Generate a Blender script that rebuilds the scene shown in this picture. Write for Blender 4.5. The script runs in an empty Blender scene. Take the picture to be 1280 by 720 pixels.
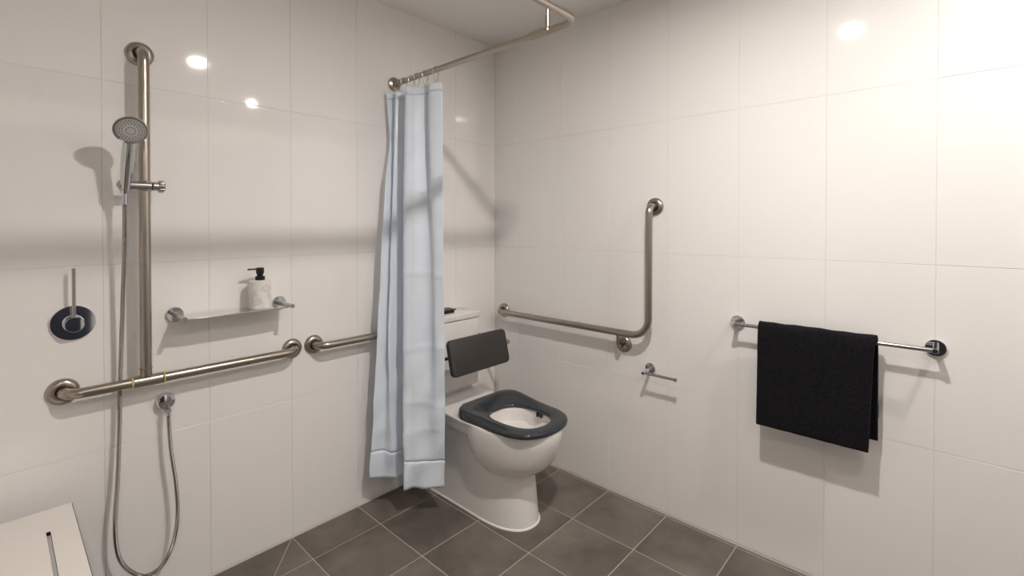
import bpy, bmesh, math, random
from mathutils import Vector, Matrix
random.seed(7)
sc = bpy.context.scene
COL = sc.collection
PI = math.pi

# ------------------------------------------------------------------ camera
YAW, PITCH = 0.742322, -0.01103
fwd = Vector((-math.cos(YAW)*math.cos(PITCH), -math.sin(YAW)*math.cos(PITCH), math.sin(PITCH)))
rgt = fwd.cross(Vector((0, 0, 1))).normalized()
upv = rgt.cross(fwd)
cam_d = bpy.data.cameras.new('camera')
cam = bpy.data.objects.new('camera', cam_d); COL.objects.link(cam)
cam.matrix_world = Matrix(((rgt.x, upv.x, -fwd.x, 2.049), (rgt.y, upv.y, -fwd.y, 2.019), (rgt.z, upv.z, -fwd.z, 1.3157), (0, 0, 0, 1)))
cam_d.sensor_fit = 'HORIZONTAL'; cam_d.sensor_width = 36.0
cam_d.lens = 594.7/1280*36
cam_d.shift_y = (286.74-360)/1280
cam_d.clip_start = 0.02
sc.camera = cam

# ------------------------------------------------------------------ world, exposure, light positions
w = bpy.data.worlds.new('world'); sc.world = w; w.use_nodes = True
w.node_tree.nodes['Background'].inputs[0].default_value = (0.30, 0.27, 0.24, 1)
w.node_tree.nodes['Background'].inputs[1].default_value = 0.05
vs = sc.view_settings
vs.view_transform = 'Standard'; vs.look = 'None'; vs.gamma = 1.0; vs.exposure = 0.0
vs.use_curve_mapping = False
sc.cycles.max_bounces = 12; sc.cycles.diffuse_bounces = 6; sc.cycles.glossy_bounces = 6
sc.cycles.sample_clamp_indirect = 60.0; sc.cycles.blur_glossy = 1.0
CEIL = 2.378
LAMPS = [((1.13, 1.62), 1580.0, .042, 'round ceiling downlight above the shower rail, nearer the long tiled wall of the shower'),
         ((0.51, 2.48), 1500.0, .0285, 'round ceiling downlight close to the towel rail wall'),
         ((2.35, 2.72), 450.0, .042, 'unseen fill lamp added in the back of the room, behind the camera')]  # last lamp is unseen fill, added to brighten ceiling and corners
LAMP_COL = (1.0, 0.938, 0.888)

# ------------------------------------------------------------------ materials
def mat(name, col, rough=0.5, metal=0.0, spec=0.5, **kw):
    m = bpy.data.materials.new(name); m.use_nodes = True
    b = m.node_tree.nodes['Principled BSDF']
    b.inputs['Base Color'].default_value = (*col, 1)
    b.inputs['Roughness'].default_value = rough
    b.inputs['Metallic'].default_value = metal
    b.inputs['Specular IOR Level'].default_value = spec
    for k, v in kw.items(): b.inputs[k.replace('_', ' ')].default_value = v
    return m
def nd(m, t, **kw):
    n = m.node_tree.nodes.new(t)
    for k, v in kw.items():
        if k in n.inputs: n.inputs[k].default_value = v
        else: setattr(n, k, v)
    return n
def ln(m, a, ao, b, bi): m.node_tree.links.new(a.outputs[ao], b.inputs[bi])
def bsdf(m): return m.node_tree.nodes['Principled BSDF']
def noise_col(m, c1, c2, scale, detail=4, rough=0.6, p0=0.3, p1=0.7, coord='Object', stretch=None, dist=0.0, percell=False):
    tc = nd(m, 'ShaderNodeTexCoord')
    n = nd(m, 'ShaderNodeTexNoise'); n.inputs['Scale'].default_value = scale
    n.inputs['Detail'].default_value = detail; n.inputs['Roughness'].default_value = rough
    n.inputs['Distortion'].default_value = dist
    mp = nd(m, 'ShaderNodeMapping')
    if stretch: mp.inputs['Scale'].default_value = stretch
    ln(m, tc, coord, mp, 'Vector')
    if percell:
        oi = nd(m, 'ShaderNodeObjectInfo')
        mul = nd(m, 'ShaderNodeMath', operation='MULTIPLY'); mul.inputs[1].default_value = 40
        ln(m, oi, 'Random', mul, 0)
        cx = nd(m, 'ShaderNodeCombineXYZ')
        for k in range(3): m.node_tree.links.new(mul.outputs[0], cx.inputs[k])
        m.node_tree.links.new(cx.outputs[0], mp.inputs['Location'])
    ln(m, mp, 'Vector', n, 'Vector')
    r = nd(m, 'ShaderNodeValToRGB')
    r.color_ramp.elements[0].position = p0; r.color_ramp.elements[0].color = (*c1, 1)
    r.color_ramp.elements[1].position = p1; r.color_ramp.elements[1].color = (*c2, 1)
    ln(m, n, 'Fac', r, 'Fac'); ln(m, r, 'Color', bsdf(m), 'Base Color')
    return n, r, mp
def bump(m, scale, strength, dist=0.002, detail=3, stretch=None):
    tc = nd(m, 'ShaderNodeTexCoord'); mp = nd(m, 'ShaderNodeMapping')
    if stretch: mp.inputs['Scale'].default_value = stretch
    n = nd(m, 'ShaderNodeTexNoise'); n.inputs['Scale'].default_value = scale; n.inputs['Detail'].default_value = detail
    bp = nd(m, 'ShaderNodeBump'); bp.inputs['Strength'].default_value = strength; bp.inputs['Distance'].default_value = dist
    ln(m, tc, 'Object', mp, 'Vector'); ln(m, mp, 'Vector', n, 'Vector'); ln(m, n, 'Fac', bp, 'Height'); ln(m, bp, 'Normal', bsdf(m), 'Normal')

M = {}
M['tile'] = mat('white_wall_tile', (0.86, 0.84, 0.818), 0.05, spec=0.5)
bump(M['tile'], 5.0, 0.10, 0.004, 1)
M['grout'] = mat('wall_grout', (0.74, 0.72, 0.69), 0.7)
M['ceil'] = mat('ceiling_paint', (0.90, 0.885, 0.86), 0.75)
M['paint'] = mat('wall_paint', (0.84, 0.82, 0.79), 0.6)
M['door'] = mat('added_door_paint', (0.030, 0.036, 0.055), 0.35)  # navy of the added doors, picked for dark reflections in the chrome
M['door2'] = mat('door_grey', (0.30, 0.28, 0.26), 0.4)
M['floor'] = mat('floor_tile', (0.10, 0.09, 0.08), 0.42, spec=0.4)
noise_col(M['floor'], (0.098, 0.085, 0.072), (0.205, 0.176, 0.151), 3.4, 6, 0.62, 0.38, 0.72, percell=True, dist=0.3)
bump(M['floor'], 60, 0.12, 0.001)
M['fgrout'] = mat('floor_grout', (0.42, 0.37, 0.31), 0.8)
M['steel'] = mat('brushed_steel', (0.43, 0.38, 0.33), 0.28, 1.0)
bump(M['steel'], 90, 0.06, 0.0005, 2)
M['chrome'] = mat('chrome', (0.68, 0.69, 0.71), 0.05, 1.0)
M['plate'] = mat('shelf_chrome', (0.72, 0.73, 0.74), 0.08, 1.0)
M['hose'] = mat('hose_chrome', (0.42, 0.40, 0.39), 0.15, 1.0)
M['satin'] = mat('satin_chrome', (0.47, 0.46, 0.45), 0.22, 1.0)
M['ceramic'] = mat('white_ceramic', (0.80, 0.78, 0.755), 0.09, spec=0.5)
M['seat'] = mat('charcoal_seat', (0.028, 0.034, 0.039), 0.16)
M['pad'] = mat('charcoal_pad', (0.036, 0.033, 0.029), 0.52)
bump(M['pad'], 300, 0.1, 0.0005)
M['black'] = mat('black_plastic', (0.006, 0.006, 0.007), 0.4)
M['dark'] = mat('dark_core', (0.02, 0.018, 0.016), 0.5)
M['ring'] = mat('yellow_ring', (0.62, 0.50, 0.16), 0.4)
M['lam'] = mat('white_laminate', (0.80, 0.755, 0.71), 0.45, spec=0.3)
M['silicone'] = mat('white_silicone', (0.88, 0.86, 0.83), 0.35)
M['water'] = mat('water', (0.75, 0.75, 0.73), 0.02)
M['rosef'] = mat('rose_face', (0.60, 0.59, 0.58), 0.35, 0.2)
M['nozzle'] = mat('nozzle_rubber', (0.02, 0.02, 0.022), 0.6)
M['towel'] = mat('black_terry', (0.0075, 0.007, 0.0095), 0.95, spec=0.12, Sheen_Weight=0.05, Sheen_Roughness=0.5)
noise_col(M['towel'], (0.0035, 0.0035, 0.0050), (0.014, 0.0135, 0.018), 150, 3, 0.7, 0.35, 0.68)
bump(M['towel'], 380, 1.0, 0.006, 3)
M['band'] = mat('woven_band', (0.02, 0.019, 0.023), 0.8)
M['marble'] = mat('white_marble', (0.7, 0.68, 0.65), 0.3)
n_, r_, _ = noise_col(M['marble'], (0.80, 0.77, 0.73), (0.80, 0.77, 0.73), 9, 5, 0.62, 0.47, 0.62, dist=1.6)
e = r_.color_ramp.elements.new(0.515); e.color = (0.64, 0.61, 0.57, 1)
e = r_.color_ramp.elements.new(0.56); e.color = (0.75, 0.72, 0.68, 1)
# curtain: thin woven polyester, lets some light through
m = M['curtain'] = mat('pale_blue_curtain', (0.84, 0.91, 0.985), 0.30, spec=0.5)
bump(m, 38, 0.22, 0.003, 3, (1, 1, 0.45))
tr = nd(m, 'ShaderNodeBsdfTranslucent'); tr.inputs['Color'].default_value = (0.60, 0.76, 0.98, 1)
mx = nd(m, 'ShaderNodeMixShader'); mx.inputs[0].default_value = 0.13
out = m.node_tree.nodes['Material Output']
ln(m, bsdf(m), 'BSDF', mx, 1); ln(m, tr, 'BSDF', mx, 2); ln(m, mx, 'Shader', out, 'Surface')
def emis(name, strength):
    m = mat(name, (0.8, 0.8, 0.8))
    b = bsdf(m); b.inputs['Emission Color'].default_value = (*LAMP_COL, 1); b.inputs['Emission Strength'].default_value = strength
    return m

# ------------------------------------------------------------------ helpers
def link(name, bm, m, parent=None, smooth=35, bev=None):
    bmesh.ops.recalc_face_normals(bm, faces=bm.faces)
    if smooth:
        a = math.radians(smooth)
        for f in bm.faces: f.smooth = True
        for e in bm.edges:
            if len(e.link_faces) == 2 and e.calc_face_angle(0) > a: e.smooth = False
    me = bpy.data.meshes.new(name); bm.to_mesh(me); bm.free()
    me.materials.append(m)
    o = bpy.data.objects.new(name, me); COL.objects.link(o)
    if parent: o.parent = parent
    return o
def empty(name, loc, label, cat, group=None):
    o = bpy.data.objects.new(name, None); COL.objects.link(o); o.location = loc
    o.empty_display_size = 0.05
    o['label'] = label; o['category'] = cat
    if group: o['group'] = group
    return o
def part(name, bm, m, root, smooth=35, label=None):
    """bm is in world coordinates; the part is parented to root keeping its place"""
    rl = root.location if root.type == 'EMPTY' else Vector((0, 0, 0))
    bmesh.ops.translate(bm, verts=bm.verts, vec=-rl)
    o = link(name, bm, m, root, smooth)
    if label: o['label'] = label
    return o
def box(bm, lo, hi, bev=0.0, seg=2):
    r = bmesh.ops.create_cube(bm, size=1.0)
    for v in r['verts']:
        v.co = Vector([lo[i] + (v.co[i]+0.5)*(hi[i]-lo[i]) for i in range(3)])
    if bev > 0:
        es = list({e for v in r['verts'] for e in v.link_edges})
        bmesh.ops.bevel(bm, geom=es, offset=bev, segments=seg, profile=0.5, affect='EDGES')
def frame(d):
    d = d.normalized(); a = Vector((0, 0, 1)) if abs(d.z) < 0.9 else Vector((1, 0, 0))
    u = d.cross(a).normalized(); return u, d.cross(u)
def lathe(bm, c, axis, prof, seg=40):
    """prof: list of (radius, height along axis); first/last radius 0 closes the shape"""
    c = Vector(c); axis = Vector(axis).normalized(); u, v = frame(axis)
    rings = []
    for r, h in prof:
        p = c + axis*h
        if r < 1e-6: rings.append([bm.verts.new(p)])
        else: rings.append([bm.verts.new(p + (u*math.cos(2*PI*k/seg) + v*math.sin(2*PI*k/seg))*r) for k in range(seg)])
    for a, b in zip(rings, rings[1:]):
        for k in range(seg):
            j = (k+1) % seg
            if len(a) == 1 and len(b) == 1: continue
            if len(a) == 1: bm.faces.new((a[0], b[k], b[j]))
            elif len(b) == 1: bm.faces.new((a[k], a[j], b[0]))
            else: bm.faces.new((a[k], a[j], b[j], b[k]))
def rod(bm, a, b, r, seg=24, bev=None):
    a, b = Vector(a), Vector(b); L = (b-a).length; e = min(bev if bev is not None else r*0.15, L*0.4)
    lathe(bm, a, b-a, [(0, 0), (r-e, 0), (r, e), (r, L-e), (r-e, L), (0, L)], seg)
def fillet(pts, rad, n=10):
    pts = [Vector(p) for p in pts]; out = [pts[0]]
    if not isinstance(rad, (list, tuple)): rad = [rad]*(len(pts)-2)
    for i in range(1, len(pts)-1):
        p0, p1, p2 = pts[i-1], pts[i], pts[i+1]
        d0 = (p0-p1).normalized(); d1 = (p2-p1).normalized(); ang = d0.angle(d1)
        if ang > PI-0.02: out.append(p1); continue
        R = rad[i-1]; t = R/math.tan(ang/2)
        c = p1 + (d0+d1).normalized()*(R/math.sin(ang/2))
        a = p1+d0*t-c; b = p1+d1*t-c; th = a.angle(b)
        for k in range(n+1):
            s = k/n; out.append(c + (a*math.sin((1-s)*th) + b*math.sin(s*th))/math.sin(th))
    out.append(pts[-1]); return out
def sweep(bm, pts, rad, seg=20, cap=True):
    pts = [Vector(p) for p in pts]; n = len(pts); rings = []
    rf = rad if callable(rad) else (lambda i: rad)
    t0 = (pts[1]-pts[0]).normalized(); u, _ = frame(t0)
    for i, p in enumerate(pts):
        t = ((pts[min(i+1, n-1)]-p).normalized() + (p-pts[max(i-1, 0)]).normalized()).normalized()
        u = (u - t*u.dot(t)).normalized(); v = t.cross(u); r = rf(i)
        rings.append([bm.verts.new(p + (u*math.cos(2*PI*k/seg) + v*math.sin(2*PI*k/seg))*r) for k in range(seg)])
    for a, b in zip(rings, rings[1:]):
        for k in range(seg): bm.faces.new((a[k], a[(k+1) % seg], b[(k+1) % seg], b[k]))
    if cap: bm.faces.new(rings[0]); bm.faces.new(rings[-1])
def catmull(pts, n, closed=False):
    pts = [Vector(p) for p in pts]; m = len(pts); out = []
    rng = range(m if closed else m-1)
    for i in rng:
        if closed: p0, p1, p2, p3 = pts[i-1], pts[i], pts[(i+1) % m], pts[(i+2) % m]
        else: p0, p1, p2, p3 = pts[max(i-1, 0)], pts[i], pts[i+1], pts[min(i+2, m-1)]
        for k in range(n):
            t = k/n
            out.append(0.5*((2*p1) + (p2-p0)*t + (2*p0-5*p1+4*p2-p3)*t*t + (3*p1-p0-3*p2+p3)*t**3))
    if not closed: out.append(pts[-1])
    return out
def loft(bm, sections, cap0=True, cap1=True):
    rings = [[bm.verts.new(Vector(p)) for p in s] for s in sections]; n = len(rings[0])
    for a, b in zip(rings, rings[1:]):
        for k in range(n): bm.faces.new((a[k], a[(k+1) % n], b[(k+1) % n], b[k]))
    if cap0: bm.faces.new(rings[0])
    if cap1: bm.faces.new(rings[-1])
    return rings
B = bmesh.new

# ------------------------------------------------------------------ structure
XMAX, YMAX = 2.95, 3.10
def struct(name, bm, m):
    o = link(name, bm, m, None, 0); o['kind'] = 'structure'; return o
WL = B(); box(WL, (-0.12, -0.12, -0.05), (XMAX+0.1, -0.0016, CEIL+0.02)); WL = struct('wall_left', WL, M['grout'])
WR = B(); box(WR, (-0.12, -0.0016, -0.05), (-0.0016, YMAX+0.1, CEIL+0.02)); WR = struct('wall_right', WR, M['grout'])
bm = B(); box(bm, (-0.003, YMAX, -0.05), (XMAX+0.1, YMAX+0.1, CEIL+0.02)); struct('wall_back', bm, M['paint'])
bm = B(); box(bm, (XMAX, -0.003, -0.05), (XMAX+0.1, YMAX, CEIL+0.02)); struct('wall_front', bm, M['paint'])
bm = B(); box(bm, (-0.0016, -0.0016, -0.05), (XMAX, YMAX, -0.0011)); FL = struct('floor', bm, M['fgrout'])
bm = B(); box(bm, (-0.12, -0.12, CEIL), (XMAX+0.1, YMAX+0.1, CEIL+0.1))
CE = struct('ceiling', bm, M['ceil'])
bm = B(); box(bm, (1.50, YMAX-0.03, 0.0), (2.42, YMAX-0.001, 2.06), 0.003, 1); D1 = struct('added_door_1', bm, M['door'])  # unseen door, added so the mixer chrome mirrors something dark
bm = B(); rod(bm, (1.58, YMAX-0.075, 1.0), (1.58, YMAX-0.03, 1.0), 0.01); rod(bm, (1.57, YMAX-0.07, 1.0), (1.70, YMAX-0.07, 1.0), 0.009)
h = link('door_handle', bm, M['satin'], D1)
bm = B(); box(bm, (0.12, YMAX-0.03, 0.0), (1.03, YMAX-0.001, 2.05), 0.003, 1); D2 = struct('door_2', bm, M['door2'])
bm = B(); box(bm, (XMAX-0.03, 1.45, 0.0), (XMAX-0.001, 2.36, 2.05), 0.003, 1); D3 = struct('added_door_3', bm, M['door'])  # unseen dark door, added for the towel rail plates to reflect

# wall tiles 300 x 600, each one an object of its own, meshes shared by size
G = 0.0007
cache = {}
def wall_tile(wall, a0, a1, z0, z1):
    wd, ht = round(a1-a0, 4), round(z1-z0, 4)
    key = (wall is WL, wd, ht)
    if key not in cache:
        t = B()
        if wall is WL: box(t, (0, -0.011, 0), (wd, 0, ht), 0.0009, 1)
        else: box(t, (-0.011, 0, 0), (0, wd, ht), 0.0009, 1)
        o = link('tile', t, M['tile'], wall, 0); cache[key] = o.data
    else:
        o = bpy.data.objects.new('tile', cache[key]); COL.objects.link(o); o.parent = wall
    o.location = (a0, 0, z0) if wall is WL else (0, a0, z0)
    # real tiles are never perfectly coplanar: a fraction of a millimetre of lippage
    d = random.uniform(-0.0003, 0)
    if wall is WL: o.location.y += d; o.rotation_euler = (random.uniform(-.0009, .0009), 0, random.uniform(-.0012, .0012))
    else: o.location.x += d; o.rotation_euler = (0, random.uniform(-.0009, .0009), random.uniform(-.0012, .0012))
ZJ = [0.009, 0.583, 1.183, 1.783, CEIL]
def cols(first, end):
    e = [0.001]; x = first
    while x < end-0.02: e.append(x); x += 0.3
    return e+[end]
for wall, ed in ((WL, cols(0.31, XMAX)), (WR, cols(0.19, YMAX))):
    for a, b in zip(ed, ed[1:]):
        for z0, z1 in zip(ZJ, ZJ[1:]):
            wall_tile(wall, a+G, b-G, z0+(G if z0 > 0.1 else 0), z1-G)

# floor tiles: 300 grid, a mitre cut running to the shower fall, cut slivers along the right wall
def clip(poly, n, c):
    out = []
    for i in range(len(poly)):
        a, b = poly[i], poly[(i+1) % len(poly)]
        da, db = n[0]*a[0]+n[1]*a[1]-c, n[0]*b[0]+n[1]*b[1]-c
        if da >= 0: out.append(a)
        if da*db < 0:
            t = da/(da-db); out.append((a[0]+(b[0]-a[0])*t, a[1]+(b[1]-a[1])*t))
    return out
def floor_tile(poly):
    if len(poly) < 3: return
    A = abs(sum(poly[i][0]*poly[(i+1) % len(poly)][1]-poly[(i+1) % len(poly)][0]*poly[i][1] for i in range(len(poly))))/2
    if A < 0.0004: return
    cx = sum(q[0] for q in poly)/len(poly); cy = sum(q[1] for q in poly)/len(poly)
    t = B(); top = []; mid = []; bot = []
    for x, y in poly:
        d = math.hypot(x-cx, y-cy); s = 1-0.0012/max(d, .01)
        top.append(t.verts.new(((x-cx)*s, (y-cy)*s, 0))); mid.append(t.verts.new((x-cx, y-cy, -0.0012))); bot.append(t.verts.new((x-cx, y-cy, -0.008)))
    t.faces.new(top)
    for a, b in ((top, mid), (mid, bot)):
        for k in range(len(top)): t.faces.new((a[k], a[(k+1) % len(top)], b[(k+1) % len(top)], b[k]))
    t.faces.new(bot)
    o = link('tile', t, M['floor'], FL, 0); o.location = (cx, cy, random.uniform(-0.0004, 0))
g = 0.0017
xs = [0.013, 0.31]+[0.31+0.3*k for k in range(1, 9)]+[XMAX]; ys = [0.002, 0.19]+[0.19+0.3*k for k in range(1, 10)]+[YMAX]
ex = [(0.002, 0.010)]+[(a+g, b-g) for a, b in zip(xs, xs[1:])]
LD = Vector((0.62, 0.78)).normalized(); LN = (-LD.y, LD.x); L0 = (1.214, 0.0); LC = LN[0]*L0[0]+LN[1]*L0[1]
for x0, x1 in ex:
    for a, b in zip(ys, ys[1:]):
        P = [(x0, a+g), (x1, a+g), (x1, b-g), (x0, b-g)]
        if x0 > 1.2 and a < 0.9 and x1 < 2.2:
            floor_tile(clip(P, LN, LC+g)); floor_tile(clip(P, (-LN[0], -LN[1]), -LC+g))
        else: floor_tile(P)

# ------------------------------------------------------------------ downlights
for (x, y), st, dr, lab in LAMPS:
    r = empty('downlight', (x, y, CEIL), lab, 'light', None)
    bm = B(); lathe(bm, (x, y, CEIL), (0, 0, -1), [(dr+.001, -0.0002), (dr+.001, 0.004), (0.056, 0.005), (0.060, 0.002), (0.060, -0.0002)], 48)
    part('trim_ring', bm, M['ceramic'], r)
    bm = B(); lathe(bm, (x, y, CEIL), (0, 0, -1), [(0, 0.0005), (dr, 0.0005), (dr, 0.0015), (0, 0.0030)], 48)
    part('diffuser', bm, emis('lamp_glow', st), r)

# ------------------------------------------------------------------ grab rails
DOME = [(0.0155, 0.001), (0.0165, 0.008), (0.0185, 0.0125), (0.024, 0.0155), (0.031, 0.0145), (0.037, 0.010), (0.040, 0.0045), (0.0405, 0.0)]
def flange(root, c, axis, k=1.0):
    bm = B(); lathe(bm, c, axis, [(r*k if r > .0166 else r, h+0.0003) for r, h in DOME]); return part('flange', bm, M['steel'], root)
R1 = 0.016; OFF = 0.062
Y, X = Vector((0, 1, 0)), Vector((1, 0, 0))
g1 = empty('grab_rail', (1.71, 0, 0.797), 'long inverted T stainless grab rail under the shower, upright bar on a yellow ringed sleeve', 'grab rail')
bm = B(); sweep(bm, fillet([(1.908, 0.0, 0.797), (1.908, OFF, 0.797), (1.21, OFF, 0.797), (1.21, 0.0, 0.797)], 0.045), R1, 24); part('horizontal_bar', bm, M['steel'], g1)
bm = B(); sweep(bm, fillet([(1.7105, 0.0, 1.889), (1.7105, OFF, 1.889), (1.7105, OFF, 0.812)], 0.04), R1, 24); part('upright_bar', bm, M['steel'], g1)
for c in ((1.908, 0, .797), (1.21, 0, .797), (1.7105, 0, 1.889)): flange(g1, c, Y)
bm = B(); rod(bm, (1.664, OFF, .797), (1.747, OFF, .797), 0.0185, 28); part('tee_sleeve', bm, M['steel'], g1)
bm = B(); rod(bm, (1.7105, OFF, .812), (1.7105, OFF, .838), 0.0165, 28); rod(bm, (1.7105, OFF, .836), (1.7105, OFF, .841), 0.0183, 28); part('collar', bm, M['steel'], g1)
for x in (1.662, 1.747):
    bm = B(); rod(bm, (x-.0022, OFF, .797), (x+.0022, OFF, .797), 0.0195, 28, 0.001); part('joint_ring', bm, M['ring'], g1, label='yellow sealing ring')
g2 = empty('grab_rail', (0.95, 0, 0.797), 'short horizontal stainless grab rail disappearing behind the blue curtain', 'grab rail')
bm = B(); sweep(bm, fillet([(1.118, 0.0, .797), (1.118, OFF, .797), (0.745, OFF, .797), (0.745, 0.0, .797)], 0.04), R1, 24); part('bar', bm, M['steel'], g2)
for x in (1.118, .745): flange(g2, (x, 0, .797), Y)
g3 = empty('grab_rail', (0, .87, 0.80), 'L shaped stainless grab rail beside the toilet, bent upward at its right end', 'grab rail')
bm = B(); sweep(bm, fillet([(0, .078, .806), (OFF, .078, .806), (OFF, 1.029, .806), (OFF, 1.029, 1.396), (0, 1.029, 1.396)], [.04, .085, .035]), R1, 24); part('bar', bm, M['steel'], g3)
for c in ((0, .078, .806), (0, 1.029, 1.396), (0, .873, .740)): flange(g3, c, X)
bm = B(); sweep(bm, fillet([(OFF, .873, .800), (OFF-.004, .873, .740), (0, .873, .740)], .022), 0.0075, 16); part('support_arm', bm, M['steel'], g3)

# ------------------------------------------------------------------ curtain rail
cr = empty('curtain_rail', (0.71, 0, 2.0), 'brushed steel shower curtain rail turning a corner under the ceiling', 'rail')
RZ = 2.003
bm = B(); sweep(bm, fillet([(.71, 0, RZ), (.71, 1.092, RZ), (XMAX, 1.092, RZ)], 0.055), 0.0125, 20); part('tube', bm, M['steel'], cr)
bm = B(); lathe(bm, (.71, 0, RZ), Y, [(0, 0), (.032, 0), (.034, .004), (.033, .010), (.026, .014), (.018, .017), (.0165, .03), (.0165, .04), (0, .04)]); part('flange', bm, M['steel'], cr)
bm = B(); rod(bm, (.71, .045, RZ), (.71, .062, RZ), 0.0155); rod(bm, (.71, .075, RZ), (.71, .095, RZ), 0.0145); part('collar', bm, M['steel'], cr)
bm = B(); rod(bm, (.71, .885, RZ), (.71, .975, RZ), 0.0158); part('collar', bm, M['steel'], cr)
bm = B(); rod(bm, (.71, .962, RZ+.012), (.71, .962, RZ+.055), 0.0085); rod(bm, (.71, .962, RZ+.05), (.71, .962, CEIL), 0.006); lathe(bm, (.71, .962, CEIL), (0, 0, -1), [(0, 0), (.025, 0), (.025, .004), (.008, .01), (0, .01)]); part('ceiling_hanger', bm, M['steel'], cr)

# ------------------------------------------------------------------ shower curtain
cu = empty('shower_curtain', (0.75, 0.2, 0), 'pale blue fabric shower curtain gathered beside the toilet', 'curtain')
# plan of the gathered cloth (x, y) at five heights, from its wall edge to its free edge
KEYS = [
 (0.0, [(.772,.030),(.700,.052),(.752,.078),(.692,.110),(.762,.172),(.742,.206),(.698,.252),(.722,.300),(.702,.364)]),
 (0.13,[(.762,.045),(.705,.060),(.764,.084),(.692,.118),(.772,.178),(.752,.216),(.700,.258),(.726,.306),(.702,.366)]),
 (0.27,[(.808,.070),(.735,.076),(.782,.100),(.694,.128),(.782,.184),(.762,.228),(.706,.270),(.724,.318),(.702,.368)]),
 (0.46,[(.842,.090),(.765,.094),(.806,.116),(.700,.138),(.792,.194),(.770,.240),(.716,.286),(.718,.330),(.700,.369)]),
 (0.64,[(.862,.090),(.790,.098),(.822,.124),(.704,.144),(.802,.206),(.778,.248),(.714,.290),(.718,.336),(.694,.368)]),
 (0.82,[(.882,.090),(.822,.102),(.818,.138),(.702,.148),(.812,.218),(.784,.254),(.734,.294),(.714,.335),(.689,.364)]),
 (1.0, [(.903,.088),(.850,.106),(.802,.152),(.700,.150),(.822,.238),(.788,.262),(.752,.296),(.716,.326),(.684,.352)]),
]
TOPZ = [1.951,1.954,1.950,1.952,1.950,1.946,1.951,1.946,1.944]
BOTZ = [.156,.150,.146,.150,.134,.132,.131,.130,.128]
NU, NV = 10, 150
def keyrow(s):
    for (s0, a), (s1, b) in zip(KEYS, KEYS[1:]):
        if s <= s1+1e-9:
            t = (s-s0)/(s1-s0); t = t*t*(3-2*t)*0.5+t*0.5
            return [(p[0]+(q[0]-p[0])*t, p[1]+(q[1]-p[1])*t) for p, q in zip(a, b)]
rows = []
for j in range(NV+1):
    s = j/NV; kr = keyrow(s)
    cp = catmull([(p[0], p[1], TOPZ[i]+(BOTZ[i]-TOPZ[i])*s) for i, p in enumerate(kr)], NU)
    row = []
    for i, p in enumerate(cp):
        u = i/(len(cp)-1)
        # storage creases and soft buckling toward the hem
        a = 0.0012+0.0045*max(0, s-.55)/.45
        wv = a*(math.sin(23*u+9*s)*math.sin(41*s+7*u)+0.6*math.sin(77*s+13*u+2))
        cre = 0.0
        for cz, amp, sl in ((.47, .003, .2), (.655, .0035, -.4), (.79, .003, .5), (.86, .0025, -.7)):
            dd = (s-cz-sl*.05*(u-.7))/.006; cre += amp*math.exp(-dd*dd)*(1 if u > .5 else .3)
        h = 0.0012*math.exp(-((s-.934)/.0035)**2)
        row.append(p+Vector((1, .8, 0)).normalized()*(wv+cre-h))
    rows.append(row)
def cloth(name, j0, j1, thick, m, label=None):
    b = B(); v = [[b.verts.new(p) for p in row] for row in rows[j0:j1+1]]
    for j in range(j1-j0):
        for i in range(len(v[0])-1): b.faces.new((v[j][i], v[j][i+1], v[j+1][i+1], v[j+1][i]))
    o = part(name, b, m, cu, 0, label)
    for p in o.data.polygons: p.use_smooth = True
    md = o.modifiers.new('thick', 'SOLIDIFY'); md.thickness = thick; md.offset = 0
cloth('cloth', 3, 140, 0.0009, M['curtain'])
# stitched double bands at the top and the bottom of the cloth
cloth('header', 0, 3, 0.0014, M['curtain'])
cloth('hem', 140, NV, 0.0016, M['curtain'])
# hooks
for yk, zi, tilt in ((.088, 1.936, .02), (.145, 1.936, -.01), (.190, 1.934, .06), (.252, 1.932, -.02), (.330, 1.931, .01)):
    b = B(); pts = []
    for k in range(28):
        a = 2*PI*k/28; rr = .0165 if math.sin(a) > 0 else .0165
        zz = RZ-0.001+math.sin(a)*rr if math.sin(a) > 0 else RZ-.001+math.sin(a)*.062
        xx = .71+math.cos(a)*rr*(1 if math.sin(a) > 0 else (1-.55*abs(math.sin(a))**1.5))
        pts.append((xx, yk+tilt*(zz-RZ), zz))
    pts.append(pts[0]); sweep(b, pts, 0.0013, 8, False); part('hook', b, M['satin'], cu)

# ------------------------------------------------------------------ hand shower, bracket, hose, outlet
sh = empty('hand_shower', (1.767, .075, 1.44), 'chrome hand shower with round perforated rose', 'shower head')
rc = Vector((1.7604, .157, 1.606)); hb = Vector((1.7640, .080, 1.438))
nrm = Vector((0.10, 0.86, -0.50)).normalized()
bm = B(); lathe(bm, rc, nrm, [(0, -.034), (.012, -.033), (.024, -.026), (.036, -.014), (.0435, -.004), (.0445, .001), (.0435, .005), (.0385, .0058), (.038, .004), (0, .004)], 48); part('rose', bm, M['chrome'], sh)
bm = B(); lathe(bm, rc, nrm, [(0, .0045), (.0375, .0045), (.037, .0062), (.018, .0072), (0, .0075)], 40); fa = part('face_plate', bm, M['rosef'], sh)
bm = B(); u, v = frame(nrm)
for rr, n in ((.0115, 12), (.0215, 18), (.0275, 24), (.0335, 30)):
    for k in range(n):
        a = 2*PI*(k+.3*(rr > .02))/n; p = rc+(u*math.cos(a)+v*math.sin(a))*rr+nrm*.006
        rod(bm, p, p+nrm*.0022, .00165 if rr < .03 else .0015, 6, .0003)
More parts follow.
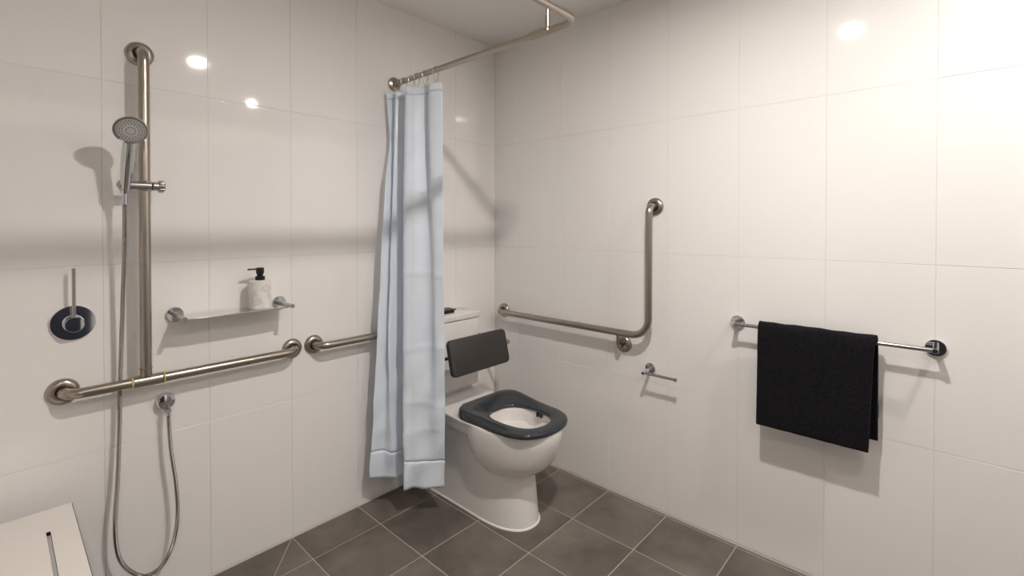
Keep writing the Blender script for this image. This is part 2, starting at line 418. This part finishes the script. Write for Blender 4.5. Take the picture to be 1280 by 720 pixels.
# nozzles are too many and too small to single out
nz = part('nozzles', bm, M['nozzle'], sh); nz['kind'] = 'stuff'
top_ = rc-nrm*.026+Vector((0, 0, -.012)); lo_ = hb-Vector((0, .004, .022))
hp = catmull([lo_+(top_-lo_)*t for t in (0, .25, .5, .8)]+[top_, rc-nrm*.018], 8)
N = len(hp)-1
bm = B(); sweep(bm, hp, lambda i: .0128+.0036*min(1, i/N*3)+.0006*math.sin(PI*i/N), 24); part('handle', bm, M['chrome'], sh)
br = empty('shower_bracket', (1.7105, OFF, 1.44), 'chrome slider clamp holding the hand shower on the upright rail', 'bracket')
bm = B(); rod(bm, (1.7105, OFF, 1.424), (1.7105, OFF, 1.458), .0205, 28); part('clamp', bm, M['satin'], br)
bm = B(); rod(bm, (1.7835, .078, 1.441), (1.690, .078, 1.441), .0135, 28, .006); part('arm', bm, M['satin'], br)
bm = B(); rod(bm, (1.692, .076, 1.441), (1.674, .076, 1.441), .0145, 24); lathe(bm, (1.676, .076, 1.441), (-1, 0, 0), [(0, 0), (.0185, 0), (.020, .003), (.020, .012), (.016, .017), (0, .019)], 24)
for k in range(5):
    a = 2*PI*k/5+.6; c = Vector((1.668, .076+.0165*math.cos(a), 1.441+.0165*math.sin(a))); rod(bm, c+Vector((.007, 0, 0)), c-Vector((.006, 0, 0)), .005, 12)
part('knob', bm, M['satin'], br)
bm = B(); rod(bm, (1.7645, .078, 1.424), (1.7645, .078, 1.456), .0150, 28, .002); part('cradle', bm, M['satin'], br)
HP = [(1.7640, .0745, 1.424), (1.7639, .062, 1.2646), (1.7663, .05, 1.1088), (1.7697, .038, 0.9516), (1.7735, .028, 0.7934), (1.7769, .03, 0.6375), (1.7832, .038, 0.4853), (1.791, .045, 0.3742), (1.7903, .05, 0.2851), (1.7769, .052, 0.2193), (1.7447, .054, 0.1661), (1.7091, .056, 0.1423), (1.6697, .057, 0.1569), (1.6397, .056, 0.2127), (1.6248, .054, 0.3023), (1.6283, .052, 0.4148), (1.6409, .05, 0.5301), (1.6465, .047, 0.628), (1.6475, .043, 0.664)]
cp = catmull(HP, 40)
L = [0]
for a, b in zip(cp, cp[1:]): L.append(L[-1]+(b-a).length)
pts = []; step = .0021; k = 0; s = 0
while s < L[-1]:
    while L[k+1] < s: k += 1
    t = (s-L[k])/(L[k+1]-L[k]); pts.append(cp[k].lerp(cp[k+1], t)); s += step
hs = empty('shower_hose', (1.70, .05, .15), 'ribbed chrome hose hanging in a long loop below the hand shower', 'hose')
bm = B(); sweep(bm, pts, lambda i: .0066 if i % 2 else .0056, 10); part('ribbed_tube', bm, M['hose'], hs, 0)
bm = B(); rod(bm, (1.7640, .0750, 1.424), (1.7640, .0715, 1.378), .0085, 20); part('nut', bm, M['chrome'], hs)
bm = B(); rod(bm, (1.6472, .0445, .655), (1.6478, .0420, .676), .0085, 20); part('nut', bm, M['chrome'], hs)
ou = empty('hose_outlet', (1.648, 0, .70), 'round chrome wall outlet feeding the shower hose', 'wall outlet')
bm = B(); lathe(bm, (1.648, 0, .700), Y, [(0, .0003), (.0255, .0003), (.0275, .003), (.0280, .010), (.0270, .022), (.0240, .027), (.015, .0295), (0, .030)]); part('cover', bm, M['chrome'], ou)
bm = B(); rod(bm, (1.648, .022, .69), (1.648, .041, .672), .0075, 20); rod(bm, (1.648, .042, .679), (1.6476, .0435, .668), .0100, 6, .001); part('nipple', bm, M['satin'], ou)

# ------------------------------------------------------------------ mixer
mxr = empty('shower_mixer', (1.883, 0, 1.007), 'round chrome shower mixer with slim upright pin lever', 'tap')
mc = Vector((1.883, 0, 1.007))
bm = B(); lathe(bm, mc, Y, [(0, .0003), (.053, .0003), (.054, .002), (.054, .006), (.0525, .0078), (0, .0080)], 56); part('cover_plate', bm, M['chrome'], mxr)
bm = B(); lathe(bm, mc, Y, [(0, .0075), (.0255, .0075), (.026, .012), (.0255, .016), (.0235, .017), (.0235, .044), (.022, .0455), (0, .046)], 48); part('knob', bm, M['chrome'], mxr)
bm = B(); rod(bm, mc+Vector((0, .032, .018)), mc+Vector((0, .032, .172)), .0046, 20); part('lever', bm, M['satin'], mxr)

# ------------------------------------------------------------------ shelf + soap
sf = empty('shower_shelf', (1.44, 0, .99), 'narrow chrome shelf on two round wall plates', 'shelf')
for x, z in ((1.6177, .996), (1.262, .996)):
    bm = B(); lathe(bm, (x, 0, z), Y, [(0, .0003), (.025, .0003), (.026, .002), (.026, .009), (.0245, .0105), (0, .011)], 40); part('wall_plate', bm, M['chrome'], sf)
    bm = B(); rod(bm, (x, .01, z), (x, .138, z), .0075, 24, .0012); part('post', bm, M['satin'], sf)
bm = B(); n = 28; top = []; 
for k in range(n+1):
    a = k/n; x = 1.611+(1.2686-1.611)*a; cy = .012*(2*a-1)**2
    top.append((x, .121-.004*(2*a-1)**6, .022))
sec = []
for x, yf, yb in top: sec.append([(x, yb, .9895), (x, yf, .9895), (x, yf+.0008, .9912), (x, yf, .9930), (x, yb, .9930)])
loft(bm, sec); part('shelf_plate', bm, M['plate'], sf)
sd = empty('soap_dispenser', (1.355, .066, .993), 'marble soap dispenser with black pump on the chrome shelf', 'soap dispenser')
sc_ = Vector((1.356, .066, .9931))
bm = B(); lathe(bm, sc_, (0, 0, 1), [(0, 0), (.0365, 0), (.0385, .002), (.0385, .105), (.0365, .1075), (0, .1080)], 48); part('bottle', bm, M['marble'], sd)
bm = B(); lathe(bm, sc_, (0, 0, 1), [(0, .1075), (.0165, .1075), (.0165, .111), (.0175, .112), (.0175, .118), (.0165, .119), (.0165, .122), (.0105, .124), (.0105, .130), (0, .130)], 32); part('collar', bm, M['black'], sd)
bm = B(); lathe(bm, sc_, (0, 0, 1), [(0, .128), (.0105, .128), (.0135, .134), (.0145, .142), (.0138, .150), (.0135, .155), (0, .1555)], 32)
box(bm, (sc_.x, sc_.y-.0055, sc_.z+.1475), (sc_.x+.044, sc_.y+.0055, sc_.z+.1535), .002, 2); part('pump_head', bm, M['black'], sd)

# ------------------------------------------------------------------ paper holder
ph = empty('paper_holder', (0, 1.01, .65), 'small empty chrome toilet paper holder below the L shaped rail', 'paper holder')
bm = B(); lathe(bm, (0, 1.010, .652), X, [(0, .0003), (.023, .0003), (.024, .002), (.024, .007), (.0225, .0085), (0, .009)], 40); part('wall_plate', bm, M['chrome'], ph)
bm = B(); rod(bm, (.008, 1.011, .651), (.082, 1.011, .645), .0075, 24); part('post', bm, M['chrome'], ph)
bm = B(); rod(bm, (.070, 1.008, .645), (.070, 1.160, .645), .0060, 24); rod(bm, (.070, 1.155, .645), (.070, 1.163, .645), .0085, 24, .001); part('bar', bm, M['satin'], ph)

# ------------------------------------------------------------------ towel rail + towel
tr_ = empty('towel_rail', (0, 1.69, .918), 'straight chrome towel rail holding the black towel', 'towel rail')
TZ = .921
for y in (1.391, 1.992):
    bm = B(); lathe(bm, (0, y, TZ-.003), X, [(0, .0003), (.026, .0003), (.027, .002), (.027, .009), (.0255, .0105), (0, .011)], 44); part('wall_plate', bm, M['chrome'], tr_)
    bm = B(); rod(bm, (.008, y, TZ-.001), (.078, y, TZ), .0085, 24); part('post', bm, M['chrome'], tr_)
bm = B(); rod(bm, (.068, 1.388, TZ), (.068, 1.995, TZ), .0072, 24); part('bar', bm, M['satin'], tr_)

tw = empty('towel', (.068, 1.66, .56), 'black terry towel folded over the chrome rail', 'towel')
def towel_layer(path, half, y0, y1, ny, seed, skew=lambda s, v: 0):
    """thick cloth: path (x,z) centre line, half thickness; extruded along y with soft unevenness"""
    rnd = random.Random(seed); b = B()
    c = catmull([(x, 0, z) for x, z in path], 12); n = len(c)
    def ring(v):
        out = []
        for side in (1, -1):
            rg = range(n) if side == 1 else range(n-1, -1, -1)
            for i in rg:
                t = (c[min(i+1, n-1)]-c[max(i-1, 0)]).normalized(); nn = Vector((t.z, 0, -t.x))
                e = min(i, n-1-i); hf = half*(1 if e > 0 else .75)
                s = i/(n-1)
                p = c[i]+nn*side*hf
                lump = .0014*math.sin(9*s*3+5*v+seed)*math.sin(7*v+3*s)+.0008*math.sin(31*v+17*s+seed)+rnd.uniform(-.0005, .0005)
                p = p+nn*side*lump
                yy = y0+(y1-y0)*v+skew(s, v)
                out.append((p.x, yy, p.z))
        return out
    vs_ = [0, .006, .02]+[.02+.96*k/ny for k in range(1, ny)]+[.985, .994, 1]
    secs = []
    for v in vs_:
        r = ring(v)
        if v in (0, 1):
            k = len(r)//2; q = []
            for i, p in enumerate(r):
                o = r[len(r)-1-i]; q.append(tuple(p[a]*.75+o[a]*.25 for a in range(3)))
            r = q
        secs.append(r)
    loft(b, secs); return b
front = [(.098, .560), (.094, .66), (.089, .78), (.0855, .88), (.081, .922), (.068, .938), (.055, .925), (.0475, .88), (.0440, .78), (.040, .67), (.036, .585)]
bm = towel_layer(front, .0070, 1.487, 1.845, 90, 1, lambda s, v: (-.016*v*(1-s/.42)**1.0 if s < .42 else .004*v))
tb = part('terry_cloth', bm, M['towel'], tw, 0)
for p in tb.data.polygons: p.use_smooth = True
bm = towel_layer([(.0405, .705), (.0388, .665)], .0070, 1.489, 1.8505, 6, 3); part('woven_band', bm, M['band'], tw, 40, 'flat woven stripe')

# ------------------------------------------------------------------ shower seat
ss = empty('shower_bench', (2.2, 0, .47), 'white fold down shower bench with long drainage slots, at the lower left', 'bench')
SX0, SX1, SY0, SY1, SZ = 1.8955, 2.80, .083, .600, .480
def slot_board(z0, z1, dx, bev):
    b = B(); slots = [(1.9505+.13*k, 1.9575+.13*k+.002) for k in range(7)]
    a0, a1 = .222, .50
    edges = [SX0+dx]+[q for s in slots for q in s]+[SX1]
    for i in range(0, len(edges)-1):
        x0, x1 = edges[i], edges[i+1]
        if i % 2 == 0: box(b, (x0, SY0, z0), (x1, SY1, z1))
        else:
            box(b, (x0, SY0, z0), (x1, a0, z1)); box(b, (x0, a1, z0), (x1, SY1, z1))
    bmesh.ops.remove_doubles(b, verts=b.verts, dist=1e-6)
    # drop inner duplicate faces
    seen = {}
    for f in list(b.faces):
        k = tuple(round(v, 5) for v in f.calc_center_median())
        seen.setdefault(k, []).append(f)
    bmesh.ops.delete(b, geom=[f for fs in seen.values() if len(fs) > 1 for f in fs], context='FACES')
    return b
part('core_board', slot_board(SZ-.012, SZ-.0012, 0, 0), M['dark'], ss, 0, 'black laminate core')
part('top_sheet', slot_board(SZ-.0012, SZ, .0016, 0), M['lam'], ss, 0)
for x in (2.20, 2.62):
    bm = B(); box(bm, (x-.02, 0.0005, SZ-.07), (x+.02, .012, SZ-.02), .002, 1); box(bm, (x-.02, .010, SZ-.030), (x+.02, .45, SZ-.012), .002, 1); part('bracket', bm, M['steel'], ss)
    bm = B(); sweep(bm, [(x, .44, SZ-.028), (x, .03, SZ-.25), (x, .001, SZ-.25)], .011, 14); part('strut', bm, M['steel'], ss)

# ------------------------------------------------------------------ toilet
to = empty('toilet', (.47, .40, 0), 'white close coupled toilet with open charcoal seat', 'toilet')
CX = .470
def dsec(w, yb, yf, z, fr=.55, back=0.0, n=22, p=2.0, wb=None):
    """D shaped plan: straight sides from yb, elliptical nose of length fr*(yf-yb) ending at yf; back: corner radius / ellipse share"""
    wb = w if wb is None else wb
    nose = fr*(yf-yb); ys_ = yf-nose; pts = []
    bk = back*(yf-yb)
    for k in range(9):       # left back corner to side
        a = PI/2*k/8
        pts.append((CX+wb*math.sin(a) if bk > 0 else CX+wb*k/8, yb+bk*(1-math.cos(a)) if bk > 0 else yb))
    for k in range(1, 7):
        t = k/7; y0 = yb+bk; pts.append((CX+wb+(w-wb)*(t*t*(3-2*t)), y0+(ys_-y0)*t))
    for k in range(n+1):
        a = PI*k/n; c, s = math.cos(a), math.sin(a)
        pts.append((CX+w*math.copysign(abs(c)**(2/p), c), ys_+nose*abs(s)**(2/p)))
    for k in range(6, 0, -1):
        t = k/7; y0 = yb+bk; pts.append((CX-wb-(w-wb)*(t*t*(3-2*t)), y0+(ys_-y0)*t))
    for k in range(8, 0, -1):
        a = PI/2*k/8
        pts.append((CX-wb*math.sin(a) if bk > 0 else CX-wb*k/8, yb+bk*(1-math.cos(a)) if bk > 0 else yb))
    return [(x, y, z) for x, y in pts]
bm = B()
# skirted pedestal
loft(bm, [dsec(.120, .004, .700, 0.0, .30, .01, p=2.3), dsec(.1205, .004, .698, .012, .30, .01, p=2.3), dsec(.1165, .004, .690, .10, .30, .01, p=2.3),
          dsec(.1145, .004, .680, .18, .30, .01, p=2.3), dsec(.1140, .004, .672, .24, .30, .01, p=2.3), dsec(.118, .004, .65, .30, .30, .01, p=2.3), dsec(.124, .004, .65, .384, .30, .01, p=2.3)])
# rim deck, bowl: open top
RIM = .445
def rimsec(w, wb, yf, z, inset=0): return dsec(w-inset, .004+inset, yf-inset, z, .40, .008, wb=wb-inset, p=2.15)
outer = [rimsec(.155, .150, .690, .372), rimsec(.162, .157, .705, .380), rimsec(.166, .161, .725, .400), rimsec(.170, .163, .77, .424),
         rimsec(.1830, .163, .8185, .436), rimsec(.1842, .162, .8205, .441), rimsec(.181, .159, .817, RIM)]
HOLE = [(CX+.122*math.cos(a), .625+.150*math.sin(a)) for a in [0]]
def hole(wx, y0, y1, z):
    # same vertex order as dsec so the rim closes point to point
    base = rimsec(.181, .159, .817, z); out = []; cy = (y0+y1)/2; ry = (y1-y0)/2
    N0 = len(base)
    for i, (x, y, _) in enumerate(base):
        a = math.atan2((y-cy)/max(ry, .01)*1.0, (x-CX)/wx)
        out.append((CX+wx*math.cos(a), cy+ry*math.sin(a), z))
    return out
rings = loft(bm, outer+[hole(.122, .475, .772, RIM), hole(.118, .479, .768, RIM-.010), hole(.128, .470, .776, RIM-.032), hole(.124, .474, .772, RIM-.13),
                        hole(.100, .495, .75, RIM-.175), hole(.060, .53, .67, RIM-.20)], True, True)
# bowl underside, bulging below the rim and melting into the pedestal
def bsec(w, yb, yf, z): return dsec(w, yb, yf, z, .52, .44, p=2.0)
loft(bm, [bsec(.085, .50, .655, .226), bsec(.110, .455, .702, .236), bsec(.137, .425, .735, .250), bsec(.156, .400, .762, .272), bsec(.169, .375, .784, .302),
          bsec(.1775, .355, .800, .338), bsec(.1825, .340, .813, .375), bsec(.1848, .332, .8205, .405), bsec(.1855, .33, .822, .430), bsec(.1840, .33, .8205, .440), bsec(.1825, .332, .819, .4435)], True, False)
pan = part('pan', bm, M['ceramic'], to, 50)
bm = B(); loft(bm, [[(x, y, z) for x, y, z in dsec(.1245, .002, .7045, 0.0005, .30, .01, p=2.3)], dsec(.1235, .002, .7030, .006, .30, .01, p=2.3), dsec(.119, .004, .697, .0085, .30, .01, p=2.3)]); part('silicone_bead', bm, M['silicone'], to)
bm = B(); lathe(bm, (CX, .615, .262), (0, 0, 1), [(0, 0), (.085, 0), (.086, .0015), (0, .0018)], 32); part('water', bm, M['water'], to)
for y, z in ((.20, .052), (.165, .20)):
    bm = B(); lathe(bm, (CX+.1190, y, z), X, [(0, 0), (.0075, 0), (.0075, .003), (.005, .0055), (0, .006)], 16); part('fixing_cap', bm, M['silicone'], to)
# cistern
bm = B(); box(bm, (CX-.180, .004, .462), (CX+.182, .163, .8165), .010, 3); part('cistern', bm, M['ceramic'], to)
bm = B(); box(bm, (CX-.150, .004, RIM-.002), (CX+.150, .145, .464), .004, 2); part('cistern_base', bm, M['ceramic'], to)
bm = B(); box(bm, (CX-.184, .002, .8185), (CX+.186, .168, .852), .007, 3); part('cistern_lid', bm, M['ceramic'], to)
bm = B(); box(bm, (CX-.052, .055, .851), (CX+.052, .115, .869), .004, 2); box(bm, (CX-.060, .049, .866), (CX+.060, .121, .872), .002, 1); part('flush_button', bm, M['black'], to)

# seat ring
SCY = .615
def cspline(pts, n): return catmull([(x, y, 0) for x, y in pts], n, True)
half_o = [(.00, .368), (.06, .368), (.115, .370), (.146, .379), (.170, .400), (.182, .432), (.1825, .480), (.180, .535), (.1795, .590), (.180, .645), (.1725, .710), (.148, .764), (.110, .799), (.060, .818), (.0, .824)]
outl = [(CX+x, y) for x, y in half_o]+[(CX-x, y) for x, y in half_o[-2:0:-1]]
half_i = [(.00, .484), (.045, .488), (.080, .508), (.100, .548), (.106, .610), (.102, .665), (.088, .712), (.055, .747), (.0, .760)]
inl = [(CX+x, y) for x, y in half_i]+[(CX-x, y) for x, y in half_i[-2:0:-1]]
def resample(poly, n):
    c = cspline(poly, 12); out = []
    for k in range(n):
        a = -PI/2+2*PI*k/n; d = Vector((math.cos(a), math.sin(a), 0)); o = Vector((CX, SCY, 0)); best = None
        for i in range(len(c)):
            p, q = c[i]-o, c[(i+1) % len(c)]-o
            den = d.x*(q.y-p.y)-d.y*(q.x-p.x)
            if abs(den) < 1e-12: continue
            t = (p.x*(q.y-p.y)-p.y*(q.x-p.x))/den; s = (p.x*d.y-p.y*d.x)/den
            if t > 0 and -1e-6 <= s <= 1+1e-6 and (best is None or t > best): best = t
        out.append(o+d*(best or .1))
    return out
NS = 120; OO = resample(outl, NS); II = resample(inl, NS)
def ss_(a, b, x):
    t = max(0, min(1, (x-a)/(b-a))); return t*t*(3-2*t)
def ztop(y): return .4665+.024*(1-ss_(.40, .66, y))
def zbot(y): return .4475
PROF = [(.05, 'b', 0), (.01, 'b', .0), (0, 'm', .25), (0, 'm', .55), (.02, 'm', .80), (.07, 'm', .94), (.16, 'm', 1.0), (.5, 'm', .99), (.80, 'm', .95), (.92, 'm', .86), (.985, 'm', .68), (1.0, 'm', .40), (.98, 'm', .1), (.93, 'b', 0)]
bm = B(); R_ = []
for k in range(NS):
    row = []
    for t, kind, hgt in PROF:
        p = OO[k].lerp(II[k], t); zt, zb = ztop(p.y), zbot(p.y); row.append(bm.verts.new((p.x, p.y, zb+(.4665+(zt-.4665)*(1-ss_(.25, .95, t))-zb)*hgt)))
    R_.append(row)
np_ = len(PROF)
for k in range(NS):
    a, b = R_[k], R_[(k+1) % NS]
    for i in range(np_): bm.faces.new((a[i], a[(i+1) % np_], b[(i+1) % np_], b[i]))
seat = part('seat', bm, M['seat'], to, 60)
for dx in (-.075, .075):
    bm = B(); rod(bm, (CX+dx-.022, .352, .462), (CX+dx+.022, .352, .462), .012, 20); rod(bm, (CX+dx, .352, RIM), (CX+dx, .352, .456), .014, 20); part('hinge', bm, M['seat'], to)
for dx, y in ((-.109, .52), (-.112, .628), (-.112, .648), (.115, .63)):
    bm = B(); box(bm, (CX+dx-.006, y-.005, RIM-.018), (CX+dx+.006, y+.005, RIM+.004), .001, 1); part('buffer', bm, M['black'], to)

# ------------------------------------------------------------------ backrest
bk = empty('back_support', (.47, 0, .69), 'charcoal padded back support on a steel bar in front of the cistern', 'back support')
bm = B(); sweep(bm, fillet([(.192, 0, .690), (.192, .305, .690), (.680, .305, .690), (.680, 0, .690)], .03), .0095, 18); part('bar', bm, M['satin'], bk)
for x in (.192, .680):
    bm = B(); lathe(bm, (x, 0, .690), Y, [(0, .0003), (.026, .0003), (.027, .003), (.024, .008), (.012, .011), (0, .011)], 32); part('flange', bm, M['steel'], bk)
bm = B(); ct = Vector((.465, .352, .698)); hw, hh, th, rr = .187, .084, .014, .024
tilt = math.atan2(.040, .166); upd = Vector((0, -math.sin(tilt), math.cos(tilt))); nd_ = Vector((0, math.cos(tilt), math.sin(tilt)))
def rrect(hw_, hh_, r_, off):
    o = []
    for cxs, czs, a0 in ((1, 1, 0), (-1, 1, PI/2), (-1, -1, PI), (1, -1, 3*PI/2)):
        for k in range(7):
            a = a0+PI/2*k/6; o.append(ct+X*(cxs*(hw_-r_)+r_*math.cos(a))+upd*(czs*(hh_-r_)+r_*math.sin(a))+nd_*off)
    return o
loft(bm, [rrect(hw-.004, hh-.004, rr-.004, -th), rrect(hw, hh, rr, -th+.004), rrect(hw, hh, rr, th-.008), rrect(hw-.002, hh-.002, rr-.002, th-.003), rrect(hw-.007, hh-.007, rr-.005, th)])
part('pad', bm, M['pad'], bk, 60)
for x in (.36, .57):
    bm = B(); box(bm, (x-.018, .290, .676), (x+.018, .343, .704), .003, 1); part('clamp', bm, M['dark'], bk)
